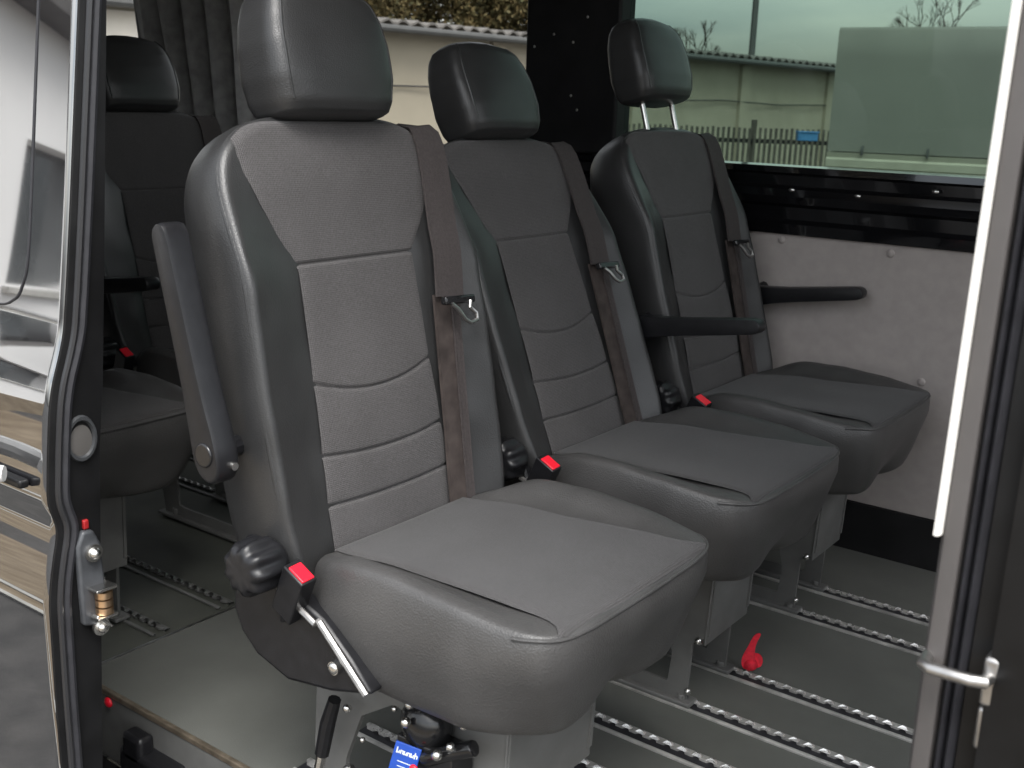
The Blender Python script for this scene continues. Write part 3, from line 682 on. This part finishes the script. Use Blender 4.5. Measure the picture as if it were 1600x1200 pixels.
BPIV = Vector((.0213, 0, .42)); REC = rad(17)
def make_seat():
    root = empty('passenger_seat')
    V, F = backrest_mesh(); back = link_mesh('backrest', V, F, LEATHER, root, angle=60, loc=BPIV, rot=(0, -REC, 0))
    V, F = fabric_back_mesh(); link_mesh('fabric_panel', V, F, FAB_B, back, angle=70)
    ii = sorted([i for i in range(len(OB)) if OB[i, 0] > .05], key=lambda i: math.atan2(OB[i, 1], -(OB[i, 0]-.30)))
    i0 = max(range(len(ii)), key=lambda k: np.linalg.norm(OB[ii[k]]-OB[ii[(k+1) % len(ii)]])); ii = ii[i0+1:]+ii[:i0+1]
    cen = np.array([.30, 0]); en = nb(OB[ii, 0], OB[ii, 1], np.zeros(len(ii)))
    MB().tube([(n_+.0035, OB[i, 1]*.985, .30+(OB[i, 0]-.30)*.993) for i, n_ in zip(ii, en)], .0032, 8).build('piping', LEATHER, back)
    V, F = headrest_mesh(); head = link_mesh('headrest', V, F, LEATHER, root, angle=60, loc=BPIV, rot=(0, -REC, 0))
    V2 = [(v[0]-.018, v[1], v[2]*1.04+.5455) for v in V]
    for i, v in enumerate(head.data.vertices): v.co = V2[i]
    # stitched edge seams of the headrest cover
    hv = [Vector(v) for v in V2]
    for col in (8, 64):
        MB().tube([hv[r*72+col]+Vector((-.0004, 0, 0)) for r in range(9, 38)], .0019, 6).build('seam', LEATHER, head)
    for sgn in (-1, 1):
        MB().tube([(-.020, sgn*.062, .44), (-.020, sgn*.062, .57)], .0058, 12).build('post', CHROME, head)
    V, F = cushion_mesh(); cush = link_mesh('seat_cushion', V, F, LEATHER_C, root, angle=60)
    V, F = fabric_cushion_mesh(); link_mesh('fabric_panel', V, F, FAB_C, cush, angle=70)
    idx = [i for i in range(len(OC)) if OC[i, 0] > .368]
    idx = sorted(idx, key=lambda i: OC[i, 1]); he_ = hc_(OC[idx, 0], OC[idx, 1], np.zeros(len(idx)))
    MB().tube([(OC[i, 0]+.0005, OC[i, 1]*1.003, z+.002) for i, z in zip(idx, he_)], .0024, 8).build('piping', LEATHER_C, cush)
    # belt on the far shoulder
    def onf(s, v, e=.006): return float(nb(np.array([s]), np.array([min(v, .185)]), np.array([.02]))[0])+e
    up = [(-.075, .160, .512), (-.05, .166, .536), (-.028, .171, .543), (-.012, .175, .538), (onf(.525, .17, .005), .177, .527)]
    for s in np.linspace(.51, .29, 14): up.append((onf(s, .165, .008), float(np.interp(s, [.29, .40, .5], [.150, .163, .177])), s))
    belt = strip(up, [.058]*len(up)).build('seat_belt', BELT, root, loc=BPIV, rot=(0, -REC, 0), angle=60)
    lo = []
    for s in np.linspace(.295, -.035, 20): lo.append((onf(s, .15, .006), float(np.interp(s, [-.035, .1, .295], [.118, .130, .143])), s))
    strip(lo, [.040]*len(lo)).build('lower_belt', mat('belt_webbing_lower', (.05, .040, .037), .8, spec=.2, noise_amt=.3, noise_scale=40), belt, angle=60)
    lo2 = [(a+.004, b+.022, c_) for a, b, c_ in lo]
    strip(lo2, [.016]*len(lo2)).build('belt_edge', BELT, belt, angle=60)
    mb = MB(); nn = onf(.283, .18, .016)
    mb.box((nn, .152, .285), (.011, .066, .012), Matrix.Rotation(-.05, 3, 'X')); mb.build('tongue_bar', PLASTIC_G, belt, bevel=.003)
    mb = MB(); mb.tube([(nn+.004, .132, .281), (nn+.006, .142, .272), (nn+.008, .152, .256), (nn+.009, .162, .250), (nn+.009, .178, .252), (nn+.008, .178, .262), (nn+.006, .168, .272), (nn+.005, .172, .281)], .0032, 8); mb.build('tongue', STEEL, belt)
    mb = MB(); mb.box((-.045, .166, .528), (.05, .062, .02)); mb.build('belt_guide', PLASTIC_G, root, bevel=.004, loc=BPIV, rot=(0, -REC, 0))
    # buckle by the near hip
    ax = Vector((.45, -.12, .88)).normalized(); w = Vector((0, 1, 0)); w = (w-ax*w.dot(ax)).normalized(); q = ax.cross(w); R = Matrix((q, w, ax)).transposed()
    bc = Vector((.068, -.229, .405)); mb = MB(); mb.box(bc, (.036, .024, .074), R); mb.tube([bc-ax*.03, bc-ax*.075+Vector((-.01, .01, 0)), (.030, -.205, .30)], [.008, .006, .006], 8)
    buckle = mb.build('buckle', PLASTIC, root, bevel=.003)
    mb = MB(); mb.box(bc+ax*.0372-q*.002, (.027, .0185, .004), R); mb.build('release_button', RED, buckle, bevel=.0015)
    # recliner side cover, bar, knob
    sc = [(-.055, .345), (-.04, .315), (-.012, .292), (.045, .276), (.12, .288), (.188, .308), (.155, .340), (.107, .378), (.048, .400), (.03, .45), (-.03, .45), (-.05, .40)]
    mb = MB(); mb.prism(sc, XZ, -.222, -.195); cov = mb.build('side_cover', PLASTIC, root, bevel=.006)
    mb = MB(); mb.tube([(.040, -.228, .403), (.103, -.228, .374), (.112, -.230, .381)], .0042, 8); mb.tube([(.110, -.228, .379), (.186, -.228, .311)], .0046, 8); mb.build('cover_bar', STEEL, cov)
    mb = MB(); mb.cyl((.132, -.222, .326), (.132, -.228, .326), .0085, 16); mb.sphere((.132, -.228, .326), .0075, 8, (1, .5, 1)); mb.build('bolt', CHROME, cov)
    mb = MB(); rings = []
    for yy, rr, kn in ((-.215, .030, 0), (-.222, .036, .0), (-.232, .041, .003), (-.262, .039, .0035), (-.270, .034, .003), (-.273, .026, 0), (-.272, .01, 0)):
        rings.append([(.020+.82*math.cos(a)*(rr+kn*math.cos(9*a)), yy, .431+.82*math.sin(a)*(rr+kn*math.cos(9*a))) for a in np.linspace(0, 2*math.pi, 90, endpoint=False)])
    mb.loft(rings); mb.build('recliner_knob', PLASTIC, root, angle=50)
    # armrest, pivoted at its foot, pointing up
    def arm(vy):
        prof = [(a_*.66, b_) for a_, b_ in [(-.030, -.028), (-.012, -.041), (.010, -.042), (.028, -.030), (.034, -.008), (.033, .020), (.027, .055), (.024, .10), (.022, .18), (.019, .262), (.012, .273), (-.016, .272), (-.024, .262), (-.025, .18), (-.027, .08), (-.033, .02), (-.037, -.008)]]
        P = smooth_loop(resample(prof, 90), 2); mb = MB(); rings = []
        for yy, k in ((-.0165, .86), (-.0162, .92), (-.014, .97), (-.011, 1), (.011, 1), (.014, .97), (.0162, .92), (.0165, .86)):
            c_ = np.c_[np.zeros(len(P)), np.clip(P[:, 1], 0, .25)]
            Q = c_+(P-c_)*k; rings.append([(a, yy, b) for a, b in Q])
        mb.loft(rings); o = mb.build('armrest', PLASTIC, root, angle=45, loc=(-.029, vy, .572), rot=(0, rad(-15), 0))
        mb = MB(); s_3 = -1 if vy < 0 else 1
        mb.cyl((0, s_3*.015, -.004), (0, s_3*.019, -.004), .015, 20); mb.build('pivot_cap', PLASTIC_G, o, bevel=.002)
        MB().tube([(0, -s_3*.010, -.004), (-.01, -s_3*.04, -.004), (-.02, -s_3*.07, -.004)], .013, 10).build('arm_bracket', PLASTIC, o)
        mb = MB(); mb.cyl((.018, -s_3*.006, -.022), (.024, -s_3*.006, -.024), .005, 12); mb.build('pivot_bolt', CHROME, o)
        return o
    arm(-.262)
    # pedestal: two side plates with an opening, front plate
    pd = empty_part = None
    outer = [(-.02, .282), (.31, .282), (.305, .14), (.276, .118), (.272, .006), (-.015, .006), (-.030, .10)]
    opening = [(.235, .035), (.240, .09), (.225, .150), (.195, .20), (.12, .22), (.06, .18), (.030, .10), (.035, .035)]
    m1 = hole_plate(outer, opening, XZ, -.0775, -.0715)
    m2 = hole_plate(outer, opening, XZ, .0715, .0775); m1.add(m2.V, m2.F)
    m1.b2((-.02, -.072, .262), (.30, .072, .282))
    ped = m1.build('pedestal', GREYP, root, smooth=False)
    MB().loft([[(.308, -.080, .284), (.308, .080, .284), (.304, .080, .284), (.304, -.080, .284)], [(.301, -.080, .122), (.301, .080, .122), (.297, .080, .122), (.297, -.080, .122)]]).build('front_plate', GREYP, ped, bevel=.002)
    mb = MB()
    for vv in (-.0745, .0745):
        mb.b2((-.03, vv-.016, .0045), (.285, vv+.016, .012)); mb.cyl((.02, vv, .010), (.02, vv, .026), .009, 12); mb.cyl((.262, vv, .010), (.262, vv, .020), .008, 12)
    mb.build('rail_foot', GREYP, ped, bevel=.002)
    mb = MB(); mb.sphere((.288, -.080, .128), .007, 8); mb.sphere((.275, -.079, .03), .006, 8); mb.build('foot_bolt', CHROME, ped)
    return root

ROW = 'grey passenger seats in the van'
seat = make_seat()
def kid(o, base):
    return [c for c in kids(o) if c.name.split('.')[0] == base]
def place(root, x, y, rec, label, arms, pedy=0, peds=1, raise_=0):
    root.location = (x, y, 0); tag(root, label, 'seat', ROW)
    a = REC-rec
    for b in ('backrest', 'headrest', 'seat_belt', 'belt_guide'):
        for o in kid(root, b):
            o.rotation_euler = (0, -a, 0)
            if b == 'headrest' and raise_: o.location = BPIV+Vector((-math.sin(a), 0, math.cos(a)))*raise_
    for o in kid(root, 'armrest'):
        o.rotation_euler = (0, rad(arms), 0)
    for o in kid(root, 'recliner_knob'):
        if y: o.scale = (1, .93, 1); o.location = (-.002, -.012+.0, 0)
    for o in kid(root, 'buckle'):
        if y: o.location = (.022, -.012, .010)
    for o in kid(root, 'pedestal'): o.location = (0, pedy, 0); o.scale = (1, peds, 1)
s2 = copy_tree(seat); s3 = copy_tree(seat); s4 = copy_tree(seat); s5 = copy_tree(seat)
place(seat, .021, 0, .0953, 'grey passenger seat nearest the camera in the doorway, its armrest folded up beside it', -15, -.01, 1.25)
place(s2, -.002, .527, -.0891, 'grey passenger seat in the middle of the front row, between two others, armrest up', -15, .03)
place(s3, -.0035, 1.04, .0066, 'grey passenger seat beside the far wall, its headrest raised on two bright rods', 82, -.025, .93, .058)
place(s4, -.99, -.02, 0, 'rear row seat mostly hidden by the door edge, pale base plate showing beside the latch', -15, 0)
place(s5, -1.1, .53, 0, 'rear row seat with a dark headrest, seen between the door edge and the nearest seat', 82, 0)
for o in kid(s3, 'armrest'):
    o.scale = (1, 1, .94)
    c = copy_tree(o, s3); c.location = (-.029, .268, .572)

# lock gear under the nearest seat
gx, gy, gz = .195, -.150, .232
lg = MB(); lg.sphere((gx, gy+.02, gz), .036, 14, (1, .8, 1)); lg.b2((gx-.03, gy-.002, gz-.075), (gx+.06, gy+.04, gz-.015)); lg.tube([(gx-.02, gy+.02, gz-.05), (gx+.02, gy+.0, gz-.03), (gx+.085, gy+.01, gz+.005)], .011, 8)
lock = lg.build('lock_gear', PLASTIC_G, seat, bevel=.003, label='black lock gear with a blue label under the seat')
R_ = Matrix.Rotation(rad(24), 3, 'Z')@Matrix.Rotation(rad(-12), 3, 'X')@Matrix.Rotation(rad(12), 3, 'Y')
lc = Vector((gx-.004, gy-.016, gz-.038))
mb = MB(); mb.box(lc, (.034, .003, .046), R_); mb.build('label_plate', BLUE, lock, bevel=.001)
mb = MB(); base = lc+R_@Vector((0, -.0018, .012))
for i, (dx, h_) in enumerate(((-.0125, .0075), (-.0075, .0050), (-.003, .0048), (.0015, .0048), (.006, .0050), (.011, .0078))):
    mb.box(base+R_@Vector((dx, 0, .001 if h_ > .006 else 0)), (.0016, .0008, h_), R_)
    mb.box(base+R_@Vector((dx+.0018, 0, .0016 if i % 2 else -.0016)), (.0030, .0008, .0014), R_)
    mb.box(base+R_@Vector((dx+.0030, 0, -.0004)), (.0014, .0008, .0036), R_)
for k in range(3): mb.box(base+R_@Vector((.001, 0, -.012-.006*k)), (.020-.003*k, .0005, .0009), R_)
mb.build('label_lettering', WHITE_INK, lock, smooth=False)
MB().sphere((gx+.017, gy-.022, gz-.036), .0065, 8, (1, .6, 1)).build('red_tab', RED, lock)
for p, r in (((gx-.005, gy-.006, gz+.036), .006), ((gx-.004, gy-.014, gz+.016), .0068), ((gx-.040, gy+.005, gz+.012), .004), ((gx+.045, gy-.012, gz-.01), .007), ((gx+.062, gy-.008, gz+.006), .0055), ((gx+.075, gy, gz+.035), .005)):
    MB().sphere(p, r, 8).build('gear_bolt', CHROME, lock)
mb = MB(); mb.tube([(.044, -.140, .213), (.032, -.141, .175), (.022, -.143, .125)], [.009, .011, .010], 10); mb.build('lock_lever', PLASTIC, seat, label='black lever beside the base of the nearest seat')
for p, r in (((.062, -.135, .205), .006), ((.070, -.14, .118), .009), ((.020, -.145, .085), .007), ((.085, -.13, .165), .004)): MB().sphere(p, r, 8).build('lever_bolt', CHROME, seat)
MB().tube([(.022, -.143, .125), (.016, -.147, .085)], .007, 8).build('lever_rod', CHROME, seat)

# red pull strap by the middle seat's base
st = empty('pull_strap', (.308, .655, 0)); st.scale = (.78, .78, .78); tag(st, 'small red webbing loop lying by the base of the middle seat', 'strap')
mb = MB()
pp = [(.004, .020, .098), (.0, .010, .085), (-.004, .002, .066), (-.006, -.006, .048), (-.002, -.014, .030), (.006, -.010, .018), (.012, .002, .024), (.008, .010, .040), (-.002, .004, .052)]
rings = []
P = [Vector(p) for p in pp]
for i, p in enumerate(P):
    w = Vector((.8, .5, .2)).normalized()*(.009 if i < 3 else .016); rings.append([p-w, p-w*.2+Vector((0, 0, .003)), p+w, p+w-Vector((0, 0, .002)), p-w*.2, p-w-Vector((0, 0, .002))])
mb.loft(rings); o = mb.build('webbing', REDCLOTH, st, angle=60); sb2 = o.modifiers.new('sub', 'SUBSURF'); sb2.levels = 2; sb2.render_levels = 2
mb = MB(); mb.sphere((.0, -.004, .026), .017, 10, (1, 1, .85)); mb.build('knot', REDCLOTH, st)
